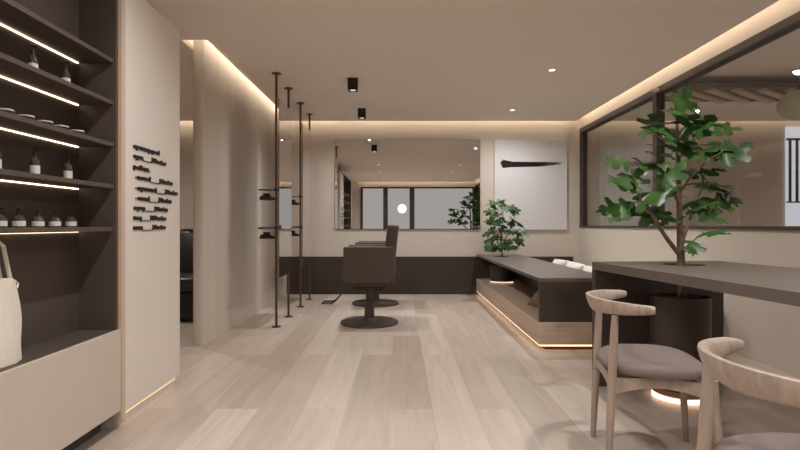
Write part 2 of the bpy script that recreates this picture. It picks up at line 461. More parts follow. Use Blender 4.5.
for k, px in enumerate((71, 55, 38, 19, 0)):
    loc = (BX, px_y(px, BX), 0.9912)
    if k == 0: short.location = loc; short['label'] = ordn[0]
    else: dup(short, loc, random.uniform(-.3, .3), ordn[k])
tin = thing('cream_tin', 'low round tin closest to the lettered pier on the shelf of tins', 'tin', (0, 0, 0), 'low tins on the middle shelf', local=True)
bm = bmesh.new(); lathe(bm, 0, 0, [(0, 0), (.026, 0), (.027, .003), (.027, .012), (0, .012)], 22); finish('body', bm, M['dark_tin'], tin)
bm = bmesh.new(); lathe(bm, 0, 0, [(0, .012), (.028, .012), (.029, .014), (.028, .018), (0, .019)], 22); finish('lid', bm, M['tin'], tin)['label'] = 'pale lid'
tl = ['', 'low round tin with pale lid, second from the lettered pier', 'low round tin with pale lid, middle of the five', 'low round tin with pale lid, fourth from the lettered pier', 'low round tin with pale lid, closest to the photo edge']
for k, px in enumerate((77, 61, 45, 26, 5)):
    loc = (BX + .035, px_y(px, BX + .035), 1.3992)
    if k == 0: tin.location = loc
    else: dup(tin, loc, 0, tl[k])

# tote bag on the counter
tb = thing('tote_bag', 'cream canvas tote bag standing on the dark niche counter', 'bag', (-1.478, 1.868, .4925), local=True)
bm = bmesh.new(); nu, nz = 28, 12
rings = []
for j in range(nz + 1):
    f = j / nz; z = .001 + f * .30 
    wy = .165 - .012 * f + .006 * math.sin(3 * f); wx = .055 * (1 - .62 * f) + .012
    ring = []
    for i in range(nu):
        a = 2 * PI * i / nu; ca, sa = math.cos(a), math.sin(a)
        sg = lambda v, p: math.copysign(abs(v) ** p, v)
        fold = .006 * math.sin(5 * a + 4 * f) * (1 - abs(2 * f - 1) * .3) + .004 * math.sin(9 * a - 3 * f)
        zz = z + (.012 * math.sin(2 * a + 1) * f)
        ring.append(bm.verts.new(((wx + fold) * sg(ca, .6), (wy + fold) * sg(sa, .5), max(0.001, zz))))
    rings.append(ring)
for j in range(nz):
    for i in range(nu):
        k = (i + 1) % nu; bm.faces.new((rings[j][i], rings[j][k], rings[j + 1][k], rings[j + 1][i]))
bm.faces.new(list(reversed(rings[0]))); bm.faces.new([bm.verts.new(v.co + Vector((0, 0, -.01))) for v in rings[-1]])
finish('body', bm, M['tote'], tb, 60)
for sx in (.018, -.02):
    bm = bmesh.new(); tube(bm, [(sx, .132, .22), (sx, .130, .30), (sx * .9, .112, .37), (sx * .8, .098, .43), (sx * .6, .07, .452), (sx * .6, .0, .45), (sx * .8, -.07, .42), (sx, -.10, .30), (sx, -.10, .22)], .009, 8, sx=.5)
    finish('handle', bm, M['tote'], tb)
bm = bmesh.new(); tube(bm, [(.02, .135, .285), (.03, .15, .27), (.026, .158, .285), (.02, .15, .30), (.016, .155, .255)], .004, 6); finish('tie_cord', bm, M['tote'], tb)

# raised lettering on the pier
lt = thing('wall_lettering', 'nine lines of small raised black lettering on the pale pier', 'sign', (CX, 2.9, 1.2))
def word(bm, s, ya, yb, z, xh=.0185):
    cu = bpy.data.curves.new('t', 'FONT'); cu.body = s; cu.size = .034; cu.extrude = .003; cu.offset = .0018; cu.resolution_u = 2
    o = bpy.data.objects.new('t', cu); C.objects.link(o)
    dg = bpy.context.evaluated_depsgraph_get(); me = bpy.data.meshes.new_from_object(o.evaluated_get(dg))
    bpy.data.objects.remove(o); bpy.data.curves.remove(cu)
    xs = [v.co.x for v in me.vertices]; a, b2 = min(xs), max(xs)
    k = (yb - ya) / (b2 - a)
    for v in me.vertices:
        x, y, zz = v.co; v.co = (CX + .0031 + zz, ya + (x - a) * k, z + y - .0085)
    bm.from_mesh(me); bpy.data.meshes.remove(me)
def yp(px): return F * 1.36 / (400 - px)
lines = [(1.402, [('openmapqood', 132.8, 158.9)], None),
         (1.352, [('ogen', 132.8, 142.5), ('30', 151, 156.3), ('mins', 156.8, 165.5)], (142.5, 151)),
         (1.296, [('pcfinu.', 132.8, 149.5)], None),
         (1.245, [('-', 135, 136.3), ('noved', 137, 150), ('30', 159, 163.6), ('mins', 164, 172)], (150, 159)),
         (1.190, [('-', 135, 136.3), ('aqunomad', 137, 156), ('30', 164.5, 169), ('mins', 169.5, 177)], (156, 164.5)),
         (1.138, [('-', 135, 136.3), ('oomd', 137, 149), ('30', 158, 162.6), ('mins', 163, 171)], (149, 158)),
         (1.087, [('equrp', 133, 144.5), ('30', 154, 159), ('mins', 159.6, 167)], (144.5, 154)),
         (1.036, [('mq', 133, 141), ('180', 150, 156.6), ('mins', 157.2, 165.5)], (141, 150)),
         (.985, [('mo nn', 133, 142), ('30', 152, 156.5), ('mins', 157, 165)], (142, 152))]
for z, ws, us in lines:
    bm = bmesh.new()
    for s, a, b2 in ws: word(bm, s, yp(a), yp(b2), z)
    if us: box(bm, CX + .0005, CX + .006, yp(us[0]), yp(us[1]), z - .014, z - .0105)
    finish('lettering_line', bm, M['black'], lt, 0)

# ------------------------------------------------------------------ mirror stations
def station(y0, y1, lab, group):
    xs = -1.213
    t = thing('mirror_station', lab, 'mirror stand', (xs, y0, 0), group)
    for y in (y0, y1):
        bm = bmesh.new(); tube(bm, [(xs, y, .006), (xs, y, CZ - .006)], .0125, 14); p = finish('pole', bm, M['bronze'], t)
        for z in (0, CZ - .010):
            bm = bmesh.new(); lathe(bm, xs, y, [(0, z + .0005), (.045, z + .0005), (.045, z + .0095), (0, z + .0095)], 24); finish('flange', bm, M['bronze'], p, 20)
    bm = B(xs + .0135, xs + .0200, y0 + .03, y1 + .06, .48, 2.25, .0)
    mp = finish('mirror_panel', bm, M['bronze'], t, 0)
    finish('mirror_glass', B(xs + .0201, xs + .0215, y0 + .032, y1 + .058, .482, 2.248), M['mirror'], mp, 0)['label'] = 'mirror face'
    for zr, zp in ((1.345, 1.245), (.972, .865)):
        cx, cy = xs - .092, y0 + .02
        bm = bmesh.new()
        ring = [(cx + .08 * math.cos(2 * PI * k / 24), cy + .17 * math.sin(2 * PI * k / 24), zr + .008 * math.sin(2 * PI * k / 24)) for k in range(25)]
        tube(bm, ring, .005, 8, cap=False)
        box(bm, xs - .02, xs + .02, y0 - .02, y0 + .02, zr - .012, zr + .012)
        tr = finish('tool_tray', bm, M['black_metal'], t)
        bm = bmesh.new(); lathe(bm, cx, cy, [(0, zp), (.074, zp), (.078, zp + .004), (.078, zp + .024), (.073, zp + .024), (.071, zp + .006), (0, zp + .006)], 28)
        box(bm, cx + .07, xs - .01, cy - .012, cy + .012, zp + .002, zp + .02)
        finish('tray_dish', bm, M['black_metal'], tr)
    return t
station(5.23, 5.80, 'floor to ceiling pole mirror stand with trays, nearer of the two', 'pole mirror stands')
station(6.5, 7.15, 'floor to ceiling pole mirror stand with trays, closer to the back wall', 'pole mirror stands')
# hair tools lying on the four trays
def clipper(label, loc, rz):
    t = thing('hair_clipper', label, 'hair tool', loc, 'black hair tools on the trays', local=True)
    bm = bmesh.new(); tube(bm, [(-.055, 0, .019), (-.04, 0, .02), (0, 0, .018), (.035, 0, .021)], [.012, .017, .016, .018], 12); finish('body', bm, M['black'], t)
    bm = bmesh.new(); box(bm, .035, .055, -.018, .018, .006, .03, .004); finish('blade_head', bm, M['black_metal'], t)
    bm = bmesh.new(); tube(bm, [(-.02, .02, .046), (.03, -.02, .046)], .0125, 10); finish('brush_handle', bm, M['black'], t)
    t.rotation_euler = (0, 0, rz); return t
clipper('black hair tool on the upper tray of the nearer mirror stand', (-1.318, 5.245, 1.2530), .6)
clipper('black hair tool on the lower tray of the nearer mirror stand', (-1.318, 5.245, 0.8730), .3)
clipper('black hair tool on the upper tray of the farther mirror stand', (-1.318, 6.515, 1.2530), .5)
clipper('black hair tool on the lower tray of the farther mirror stand', (-1.318, 6.515, 0.8730), .2)

# ------------------------------------------------------------------ back wall mirror and painting
wm = finish('wall_mirror', B(-.942, 1.16, YB - .022, YB, .94, 2.232, .002), M['frame'], None, 0, origin=(.1, YB, .94))
tag(wm, 'wide frameless wall mirror above the dark board on the back wall', 'mirror')
finish('mirror_glass', B(-.938, 1.157, YB - .0245, YB - .0221, .944, 2.229), M['mirror'], wm, 0)
pt = thing('brush_stroke_picture', 'tall white canvas with one black horizontal brush stroke', 'painting', (1.885, YB, .93))
finish('canvas', B(1.36, 2.41, YB - .035, YB - .002, .93, 2.232, .003), M['canvas'], pt, 0)
bm = bmesh.new(); yv = YB - .0365
xs0, xs1 = 1.44, 2.33
nst = 24
for k in range(nst):                                   # bristle tracks side by side
    f = k / (nst - 1)
    end = xs1 - .05 - .34 * max(0, f - .45) ** 1.1 - random.uniform(0, .10)
    beg = xs0 + .05 * abs(f - .45) + random.uniform(0, .02)
    segs = [(beg, end)]
    if f < .75:
        g = end + random.uniform(.004, .012); segs.append((g, min(xs1 + .02, g + random.uniform(.02, .08))))
    for a, b2 in segs:
        n = 10; top, bot = [], []
        for i in range(n + 1):
            q = i / n; x = a + (b2 - a) * q; g = (x - xs0) / (xs1 - xs0)
            hh = .078 + .045 * math.exp(-((g - .06) / .07) ** 2) - .022 * g
            nar = hh / nst * .66 * (1.0 if q < .7 else 1.0 - .7 * (q - .7) / .3)
            zz = 1.872 + .012 * math.exp(-((g - .06) / .07) ** 2) + .006 * g + (.5 - f) * hh
            top.append(bm.verts.new((x, yv, zz + nar))); bot.append(bm.verts.new((x, yv, zz - nar)))
        for i in range(n): bm.faces.new((bot[i], bot[i + 1], top[i + 1], top[i]))
bm2 = bmesh.ops.extrude_face_region(bm, geom=bm.faces[:])
bmesh.ops.translate(bm, verts=[v for v in bm2['geom'] if isinstance(v, bmesh.types.BMVert)], vec=(0, .0012, 0))
finish('brush_stroke', bm, M['ink'], pt, 0)['label'] = 'dry black brush stroke'

# ------------------------------------------------------------------ styling chairs
def salon_chair(x, y, lab, foot):
    t = thing('styling_chair', lab, 'salon chair', (x, y, 0), 'boxy brown styling chairs', local=True)
    bm = bmesh.new(); lathe(bm, 0, 0, [(0, .001), (.29, .001), (.295, .006), (.292, .022), (.275, .03), (.10, .036), (.06, .05), (.055, .06), (0, .06)], 40); finish('base', bm, M['base_metal'], t, 40)
    bm = bmesh.new(); lathe(bm, 0, 0, [(0, .055), (.052, .055), (.050, .12), (.044, .22), (.036, .225), (.036, .36), (0, .36)], 24); finish('column', bm, M['base_metal'], t)
    bm = bmesh.new(); box(bm, -.15, .17, -.2, .2, .36, .395, .006); box(bm, -.10, .12, -.1, .1, .34, .36, .004); finish('seat_plate', bm, M['black_metal'], t)
    bm = bmesh.new(); box(bm, -.235, .25, -.215, .215, .395, .50, .012, 3); finish('seat_base', bm, M['salon'], t)
    bm = bmesh.new(); box(bm, -.262, .14, -.212, .212, .47, .575, .03, 4); finish('seat_cushion', bm, M['salon'], t)
    for s in (-1, 1):
        bm = bmesh.new(); box(bm, -.235, .255, min(s * .22, s * .30), max(s * .22, s * .30), .44, .79, .012, 3)
        finish('armrest', bm, M['salon'], t)
    bm = bmesh.new()
    mt = Matrix.Translation((.19, 0, .50)) @ Matrix.Rotation(R(6), 4, 'Y')
    box(bm, -.055, .055, -.21, .21, 0, .50, .02, 4, mt); finish('backrest', bm, M['salon'], t)
    if foot:
        bm = bmesh.new()
        for s in (-1, 1): tube(bm, [(-.12, s * .06, .375), (-.30, s * .06, .28), (-.50, s * .07, .05), (-.54, s * .09, .025), (-.66, s * .09, .022)], .010, 8)
        for q in (-.66, -.55): tube(bm, [(q, -.10, .022), (q, .10, .022)], .010, 8)
        finish('footrest', bm, M['black_metal'], t)
    return t
salon_chair(-.312, 5.43, 'boxy brown styling chair on round base, nearer and fully in view', False)
salon_chair(-.31, 6.75, 'boxy brown styling chair with floor-reaching footrest, mostly hidden behind the other', True)

# ------------------------------------------------------------------ bench with niche
bn = thing('display_bench', 'low dark bench with open side niche on a wood plinth with glow', 'bench', (1.4, 6, 0))
bx0, bx1, by0, by1 = 1.105, 1.70, 4.23, 7.685
HX, HY, HR = 1.36, 7.12, .10
def plate_hole(x0, x1, y0, y1, z0, z1, hx, hy, hr, n=28, corners=None):
    bm = bmesh.new()
    cs = corners or [(x0, y0), (x1, y0), (x1, y1), (x0, y1)]
    ov = [bm.verts.new((a, b2, z1)) for a, b2 in cs]
    iv = [bm.verts.new((hx + hr * math.cos(2 * PI * k / n), hy + hr * math.sin(2 * PI * k / n), z1)) for k in range(n)]
    es = [bm.edges.new((ov[i], ov[(i + 1) % 4])) for i in range(4)] + [bm.edges.new((iv[i], iv[(i + 1) % n])) for i in range(n)]
    r = bmesh.ops.triangle_fill(bm, use_beauty=True, use_dissolve=False, edges=es)
    inside = [f for f in bm.faces if (f.calc_center_median() - Vector((hx, hy, z1))).length < hr * .9 and all(v in iv for v in f.verts)]
    if inside: bmesh.ops.delete(bm, geom=inside, context='FACES_ONLY')
    ex = bmesh.ops.extrude_face_region(bm, geom=bm.faces[:])
    bmesh.ops.translate(bm, verts=[v for v in ex['geom'] if isinstance(v, bmesh.types.BMVert)], vec=(0, 0, z0 - z1))
    return bm
finish('bench_top', plate_hole(bx0, bx1, by0, by1, .55, .578, HX, HY, HR), M['table_top'], bn, 0)
finish('end_panel', B(bx0 + .002, bx1 + .55, by0 + .001, by0 + .04, .23, .5495), M['dark'], bn, 0)
finish('back_panel', B(bx1 - .04, bx1, by0 + .04, by1, .23, .5495), M['dark'], bn, 0)
finish('plinth', B(bx0 - .005, bx1 + .55, by0 - .004, by1, .05, .2295, .002), M['bench_wood'], bn, 0)
finish('recessed_foot', B(bx0 + .06, bx1 + .5, by0 + .06, by1, 0, .05), M['dark'], bn, 0)
finish('light_strip', B(bx0 + .004, bx0 + .02, by0 + .02, by1, .036, .0495), M['led_bench'], bn, 0)['label'] = 'glowing light strip under the plinth'
finish('light_strip', B(bx0 + .02, bx1 + .5, by0 + .004, by0 + .02, .036, .0495), M['led_bench'], bn, 0)['label'] = 'glowing light strip under the plinth'

bm = bmesh.new(); cushion(bm, .36, .34, .13, Matrix.Translation((1.30, 4.50, .388)) @ Matrix.Rotation(R(-32), 4, 'X') @ Matrix.Rotation(R(8), 4, 'Z'))
tag(finish('throw_pillow', bm, M['brown_fabric'], None, 60, origin=(1.30, 4.5, .23)), 'brown cushion leaning inside the open bench niche', 'cushion')

# daybed behind the bench, with white cushions
db = thing('daybed', 'low dark daybed along the glazed wall behind the bench', 'daybed', (2.2, 6, 0))
finish('base', B(1.715, 2.58, 4.29, 7.45, .231, .32, .004), M['dark'], db, 0)
bm = bmesh.new(); box(bm, 1.72, 2.58, 4.3, 7.4,   .3205, .36, .018, 3); finish('mattress', bm, M['linen'], db)
for k, (cy, lab, tl_) in enumerate(((4.98, 'white cushion behind the bench, closest to the dark table', .0), (5.50, 'white cushion behind the bench, middle of three', .03), (6.02, 'white cushion behind the bench, closest to the painting', -.02))):
    bm = bmesh.new(); cushion(bm, .48, .22, .16, Matrix.Translation((1.84, cy, .503)) @ Matrix.Rotation(R(90), 4, 'Z') @ Matrix.Rotation(R(70 + 3 * k), 4, 'X') @ Matrix.Rotation(tl_, 4, 'Z'))
    tag(finish('white_cushion', bm, M['linen'], None, 60, origin=(1.84, cy, .36)), lab, 'cushion', 'white cushions behind the bench')

# ------------------------------------------------------------------ plants
HALF = [(0, 0), (-.06, .10), (-.04, .24), (.07, .40), (.17, .34), (.22, .15), (.33, .22), (.45, .47), (.60, .43), (.57, .22), (.60, .11), (.73, .20), (.87, .14), (1.0, 0)]
RIB = [0, .01, .04, .08, .12, .20, .27, .36, .44, .50, .60, .72, .86, 1.0]
def leaf(bm, base, d, up, L, droop=.35, fold=.25, wide=1.0):
    d = d.normalized(); side = d.cross(up).normalized(); n = side.cross(d).normalized()
    tw = random.uniform(-.12, .12)
    def P(u, v):
        z = -droop * u * u * .6 - fold * abs(v) * .55 + .05 * math.sin(9 * u + 5 * v)
        return base + (d * u + side * v * wide + n * (z + tw * v)) * L
    mids = [bm.verts.new(P(u, 0)) for u in RIB]
    for s in (1, -1):
        outs = [bm.verts.new(P(u + random.uniform(-.02, .02), s * v)) if v else None for u, v in HALF]
        half = [bm.verts.new(P((u + r2) / 2, s * v * .5) + n * .012 * L) if v else None for (u, v), r2 in zip(HALF, RIB)]
        k = len(HALF)
        def F2(q):
            q = [v for v in q if v is not None]
            if len(set(q)) >= 3: bm.faces.new(q if s < 0 else list(reversed(q)))
        for i in range(k - 1):
            F2([mids[i], mids[i + 1], half[i + 1], half[i]])
            a = [half[i], half[i + 1], outs[i + 1], outs[i]]
            if half[i] is not None and half[i + 1] is not None: F2(a)

def at(px, py, y): return Vector(((px - 400) * y / F, y, H - (py - 225) * y / F))

# tall fig tree growing through the table
PX, PY = 1.628, 3.10
ft = thing('potted_fig_tree', 'tall leafy green tree growing through the dark table top', 'plant', (PX, PY, 0))
bm = bmesh.new()
lathe(bm, PX, PY, [(0, .062), (.150, .062), (.155, .07), (.162, .55), (.160, .588), (.148, .588), (.146, .555), (0, .555)], 40)
pot = finish('planter', bm, M['planter'], ft)
bm = bmesh.new(); lathe(bm, PX, PY, [(0, 0), (.138, 0), (.138, .030), (.152, .034), (.152, .046), (.144, .049), (.152, .052), (.152, .0618), (0, .0618)], 40); finish('foot', bm, M['copper'], pot)
bm = bmesh.new(); lathe(bm, PX, PY, [(.1385, .003), (.150, .003), (.150, .026), (.1385, .026)], 36, closed=True); finish('light_ring', bm, M['led_ring'], pot)['label'] = 'glowing ring light'
bm = bmesh.new(); lathe(bm, PX, PY, [(0, .555), (.1455, .555), (.14, .565), (.08, .572), (0, .575)], 24); finish('soil', bm, M['soil'], ft)
tr = [(681.5, 330, 0), (681, 263, 0), (680, 225, .01), (679, 190, 0), (678, 150, -.01), (677, 118, 0), (678, 108, 0)]
trunk = [at(a, b2, PY + c) for a, b2, c in tr]; trunk[0] = Vector((trunk[1].x + .005, PY, .565))
bm = bmesh.new(); tube(bm, trunk, [.024, .022, .018, .015, .012, .008, .004], 12)
brs = [([(678, 253, 0), (668, 240, -.03), (659, 227, -.06), (650, 212, -.10), (641, 200, -.13), (634, 178, -.16)], .014),
       ([(681, 246, 0), (687, 228, .05), (692, 213, .08), (697, 200, .12), (703, 184, .15)], .011),
       ([(679, 205, 0), (672, 190, -.09), (664, 172, -.15)], .007),
       ([(678, 195, 0), (690, 178, -.08), (708, 160, -.12), (722, 152, -.13)], .007),
       ([(678, 160, 0), (692, 142, .06), (708, 130, .1)], .006),
       ([(678, 150, 0), (668, 138, .05), (659, 128, .08)], .006),
       ([(681, 255, 0), (687, 250, -.05), (692, 245, -.09)], .005),
       ([(682, 250, 0), (697, 238, -.06), (704, 233, -.1)], .004)]
bp = []
for pts, r0 in brs:
    P3 = [at(a, b2, PY + c) for a, b2, c in pts]
    tube(bm, P3, [r0 * (1 - .65 * i / (len(P3) - 1)) for i in range(len(P3))], 8); bp += [(p, P3) for p in P3[1:]]
finish('trunk', bm, M['bark'], ft)
bp += [(p, trunk) for p in trunk[3:]]
leaves = [(681, 104, .17, -.04), (671, 110, .15, -.06), (690, 103, .15, .03), (705, 122, .17, -.06), (663, 131, .18, -.08), (687, 142, .16, -.11), (718, 143, .17, -.04), (700, 113, .17, .05), (688, 118, .15, -.10), (656, 121, .20, .06), (648, 128, .17, .0), (712, 131, .19, .08), (728, 126, .14, .1), (668, 138, .15, -.12), (664, 143, .17, .02), (735, 150, .18, -.12), (720, 153, .17, -.02),
          (692, 152, .17, -.1), (703, 149, .19, .1), (660, 152, .17, -.05), (648, 162, .17, -.13), (617, 160, .14, -.14), (622, 178, .17, -.18), (634, 178, .16, -.12), (654, 165, .15, -.1), (671, 172, .17, -.16), (655, 194, .23, -.16),
          (681, 190, .15, -.10), (616, 207, .17, -.12), (619, 215, .14, -.2), (639, 210, .18, -.05), (656, 212, .17, .0), (672, 218, .13, -.06), (704, 184, .18, .12), (721, 182, .17, .16), (698, 203, .19, .06),
          (723, 201, .18, .1), (708, 212, .19, .02), (735, 196, .14, .14), (693, 246, .13, -.12), (713, 231, .15, -.13), (690, 170, .18, .1), (668, 190, .16, .1), (677, 130, .16, .1), (695, 128, .16, -.08), (712, 168, .17, .05), (640, 192, .15, .02)]
bm = bmesh.new()
for px, py, L, dy in leaves:
    tip = at(px, py, PY + dy)
    b0 = min(bp, key=lambda q: (q[0] - tip).length + max(0, q[0].z - tip.z) * .5)[0]
    v = tip - b0
    d = Vector((v.x, v.y + random.uniform(-.06, .02), v.z * .35 + random.uniform(-.02, .05)))
    if d.length < .02: d = Vector((random.uniform(-1, 1), -.4, .3))
    d.normalize()
    base = tip - d * L * .5
    up = Vector((random.uniform(-.35, .35), random.uniform(-1.3, -.15), 1)).normalized()
    leaf(bm, base, d, up, L * 1.14, random.uniform(.25, .6), random.uniform(.1, .4), 1.0)
    mid = (b0 + base) / 2 + Vector((0, 0, .012))
    tube(bm, [b0, mid, base + d * .01], .0028, 5)
finish('foliage', bm, M['leaf'], ft, 50)

# small bushy plant growing through the bench
sp = thing('potted_shrub', 'small bushy green plant growing through the bench below the painting', 'plant', (HX, HY, .23))
bm = bmesh.new(); lathe(bm, HX, HY, [(0, .255), (.15, .255), (.155, .26), (.164, .47), (.155, .475), (.15, .45), (0, .45)], 36); pot = finish('planter', bm, M['planter'], sp)
bm = bmesh.new(); lathe(bm, HX, HY, [(0, .2305), (.135, .2305), (.135, .255), (0, .255)], 32); finish('foot', bm, M['copper'], pot)
bm = bmesh.new(); lathe(bm, HX, HY, [(.1355, .240), (.15, .240), (.15, .254), (.1355, .254)], 36, closed=True); finish('light_ring', bm, M['led_pot'], pot)['label'] = 'glowing ring light'
bm = bmesh.new(); lathe(bm, HX, HY, [(0, .45), (.149, .45), (.14, .462), (0, .468)], 24); finish('soil', bm, M['soil'], sp)
bm = bmesh.new(); stems = []
base = Vector((HX, HY, .46))
for pts, r0 in (([(502, 257, 0), (501, 240, 0), (503, 222, 0), (502, 204, 0)], .012), ([(501, 250, 0), (495, 236, -.05), (490, 224, -.08)], .008), ([(502, 246, 0), (509, 232, -.04), (514, 220, -.07), (515, 210, -.09)], .008),
                ([(502, 240, 0), (498, 225, .06), (496, 210, .09)], .007), ([(502, 250, 0), (510, 243, .05), (518, 236, .06)], .006)):
    P3 = [at(a, b2, HY + c) for a, b2, c in pts]
    if r0 == .012: P3.insert(0, base)
    tube(bm, P3, [r0 * (1 - .6 * i / (len(P3) - 1)) for i in range(len(P3))], 8); stems += P3[1:]
finish('stems', bm, M['bark'], sp)
bm = bmesh.new()
outl = [(502, 200), (492, 203), (512, 208), (507, 206), (496, 212), (488, 222), (486, 232), (492, 230), (500, 216), (506, 218), (514, 218), (520, 224), (523, 233), (518, 238), (510, 232), (503, 228), (496, 236), (490, 240),
        (488, 246), (494, 246), (514, 246), (521, 241), (509, 241), (502, 238), (498, 222), (516, 212), (489, 212), (510, 224), (504, 210), (493, 220), (496, 250), (510, 250), (504, 244), (490, 250), (516, 248), (507, 246), (500, 246), (518, 230), (494, 206), (486, 240)]
for px, py in outl * 2:
    tip = at(px + random.uniform(-2, 2), py + random.uniform(-2, 2), HY + random.uniform(-.2, .16))
    b0 = min(stems, key=lambda q: (q - tip).length)
    v = tip - b0; d = Vector((v.x, v.y, v.z * .4 + random.uniform(-.03, .05)))
    if d.length < .01: d = Vector((random.uniform(-1, 1), random.uniform(-1, 0), .2))
    d.normalize(); L = random.uniform(.115, .165)
    tip.z = max(tip.z, .70); b1 = tip - d * L * .5; b1.z = max(b1.z, .68)
    up = Vector((random.uniform(-.4, .4), random.uniform(-1.4, -.2), 1)).normalized()
    leaf(bm, b1, d, up, L, random.uniform(.3, .7), random.uniform(.1, .4), .95)
    tube(bm, [b0, (b0 + b1) / 2 + Vector((0, 0, .008)), b1 + d * .008], .0018, 4)
finish('foliage', bm, M['leaf_dark'], sp, 50)

# ------------------------------------------------------------------ table
tt = thing('long_table', 'long dark taupe table with slab end panels and a tree through it', 'table', (1.21, 3.34, 0))
A = R(5.7)
ey = Vector((math.sin(A), -math.cos(A), 0)); ex = Vector((math.cos(A), math.sin(A), 0))   # along the table (towards the camera), across it
T0 = Vector((1.205, 3.345, 0)); TW, TL = .85, 2.5
def tp(u, v, z=0): q = T0 + ex * u + ey * v; return (q.x, q.y, z)
cs = [tp(0, 0)[:2], tp(0, TL)[:2], tp(TW, TL)[:2], tp(TW, 0)[:2]]
finish('table_top', plate_hole(0, 0, 0, 0, .722, .77, PX + .02, PY, .115, corners=cs), M['table_top'], tt, 0)
def slab(u0, u1, v0, v1, z0, z1):
    bm = bmesh.new(); vs = [bm.verts.new(tp(u, v, z)) for z in (z0, z1) for v in (v0, v1) for u in (u0, u1)]
    for f in ((0, 2, 3, 1), (4, 5, 7, 6), (0, 1, 5, 4), (2, 6, 7, 3), (0, 4, 6, 2), (1, 3, 7, 5)): bm.faces.new([vs[i] for i in f])
    return bm
finish('end_panel', slab(0, TW, 0, .045, 0, .7215), M['dark'], tt, 0)
finish('end_panel', slab(0, TW, TL - .045, TL, 0, .7215), M['dark'], tt, 0)

# ------------------------------------------------------------------ dining chairs
def make_chair(label):
    t = thing('dining_chair', label, 'chair', (0, 0, 0), 'pale wood chairs at the dark table', local=True)
    # bent crest rail
    bm = bmesh.new(); n = 36; rings = []
    for i in range(n + 1):
        q = -1 + 2 * i / n; a = q * R(78)
        cx = .01 - .245 * math.cos(a) if abs(a) <= PI / 2 else .01 + .245 * .95 * math.sin(abs(a) - PI / 2)
        cy = .268 * math.sin(a) if abs(a) <= PI / 2 else math.copysign(.268 - .05 * (abs(a) - PI / 2), a)
        nx, ny = -math.cos(a), math.sin(a)
        k = abs(q) ** 2.0
        top = .697 - .010 * k; bot = .628 + .026 * k
        if abs(q) > .94: f = (abs(q) - .94) / .06; mid = (top + bot) / 2; top += (mid - top) * f * .2; bot += (mid - bot) * f * .2
        th = .013 + .010 * k
        lean = .012 * (1 - k)
        ring = []
        m2 = 12
        for j in range(m2):
            b2 = 2 * PI * j / m2
            cu = math.copysign(abs(math.cos(b2)) ** .6, math.cos(b2)); sv = math.copysign(abs(math.sin(b2)) ** .6, math.sin(b2))
            off = th * cu + lean * sv
            ring.append(bm.verts.new((cx + nx * off, cy + ny * off, (top + bot) / 2 + (top - bot) / 2 * sv)))
        rings.append(ring)
    for i in range(n):
        for j in range(12):
            k2 = (j + 1) % 12; bm.faces.new((rings[i][j], rings[i][k2], rings[i + 1][k2], rings[i + 1][j]))
    bm.faces.new(rings[0]); bm.faces.new(list(reversed(rings[-1])))
    finish('crest_rail', bm, M['oak_crest'], t, 50)
    # seat pad, rounded shield
    bm = bmesh.new(); rings = []
    def so(a, s, z):
        x = math.copysign(abs(math.cos(a)) ** .72, math.cos(a)) * .205 * s; y = math.copysign(abs(math.sin(a)) ** .72, math.sin(a)) * .235 * s
        y *= 1.0 + .12 * (x / .215) * .6
        return (x, y, z)
    for s, z in ((.0, .394), (.86, .394), (.97, .399), (1.0, .409), (.985, .422), (.93, .431), (.75, .437), (.4, .435), (0, .433)):
        rings.append([bm.verts.new(so(2 * PI * k / 40, s, z + (.010 * abs(so(2 * PI * k / 40, s, 0)[1] / .235) ** 2 if z > .42 else 0))) for k in range(40)] if s else [bm.verts.new((0, 0, z))])
    for a, b2 in zip(rings, rings[1:]):
        for j in range(40):
            k2 = (j + 1) % 40
            if len(a) == 1: bm.faces.new((a[0], b2[k2], b2[j]))
            elif len(b2) == 1: bm.faces.new((a[j], a[k2], b2[0]))
            else: bm.faces.new((a[j], a[k2], b2[k2], b2[j]))
    finish('seat', bm, M['seat'], t, 60)['label'] = 'grey upholstered seat'
    for s in (-1, 1):
        bm = bmesh.new(); tube(bm, [(-.198, s * .185, 0), (-.190, s * .183, .20), (-.182, s * .180, .38), (-.174, s * .178, .56), (-.170, s * .177, .635)], [.012, .016, .018, .016, .013], 12); finish('leg', bm, M['oak'], t)
        bm = bmesh.new(); tube(bm, [(.215, s * .208, 0), (.20, s * .198, .22), (.188, s * .190, .392)], [.012, .0165, .018], 12); finish('leg', bm, M['oak'], t)
        bm = bmesh.new()                                   # arched side rail
        pts = []
        for i in range(13):
            f = i / 12; x = -.19 + .37 * f; y = s * (.180 + .010 * f); pts.append((x, y, .346 + .026 * math.sin(PI * f)))
        ringz = []
        for i, (x, y, z) in enumerate(pts):
            hh = .020 + .012 * abs(2 * i / 12 - 1) ** 2
            ringz.append([bm.verts.new((x, y + a * .011, z + b2 * hh)) for a, b2 in ((-1, -1), (1, -1), (1, 1), (-1, 1))])
        for i in range(12):
            for j in range(4): bm.faces.new((ringz[i][j], ringz[i][(j + 1) % 4], ringz[i + 1][(j + 1) % 4], ringz[i + 1][j]))
        bm.faces.new(ringz[0]); bm.faces.new(list(reversed(ringz[-1])))
        finish('side_rail', bm, M['oak'], t, 40)
    for x, w in ((.184, .190), (-.182, .180)):
        bm = bmesh.new(); ringz = []
        for i in range(13):
            f = -1 + 2 * i / 12; z = .350 + .02 * (1 - f * f)
            ringz.append([bm.verts.new((x + a * .010, f * w, z + b2 * .02)) for a, b2 in ((-1, -1), (1, -1), (1, 1), (-1, 1))])
        for i in range(12):
            for j in range(4): bm.faces.new((ringz[i][j], ringz[i][(j + 1) % 4], ringz[i + 1][(j + 1) % 4], ringz[i + 1][j]))
        bm.faces.new(ringz[0]); bm.faces.new(list(reversed(ringz[-1])))
        finish('cross_rail', bm, M['oak'], t, 40)
    return t
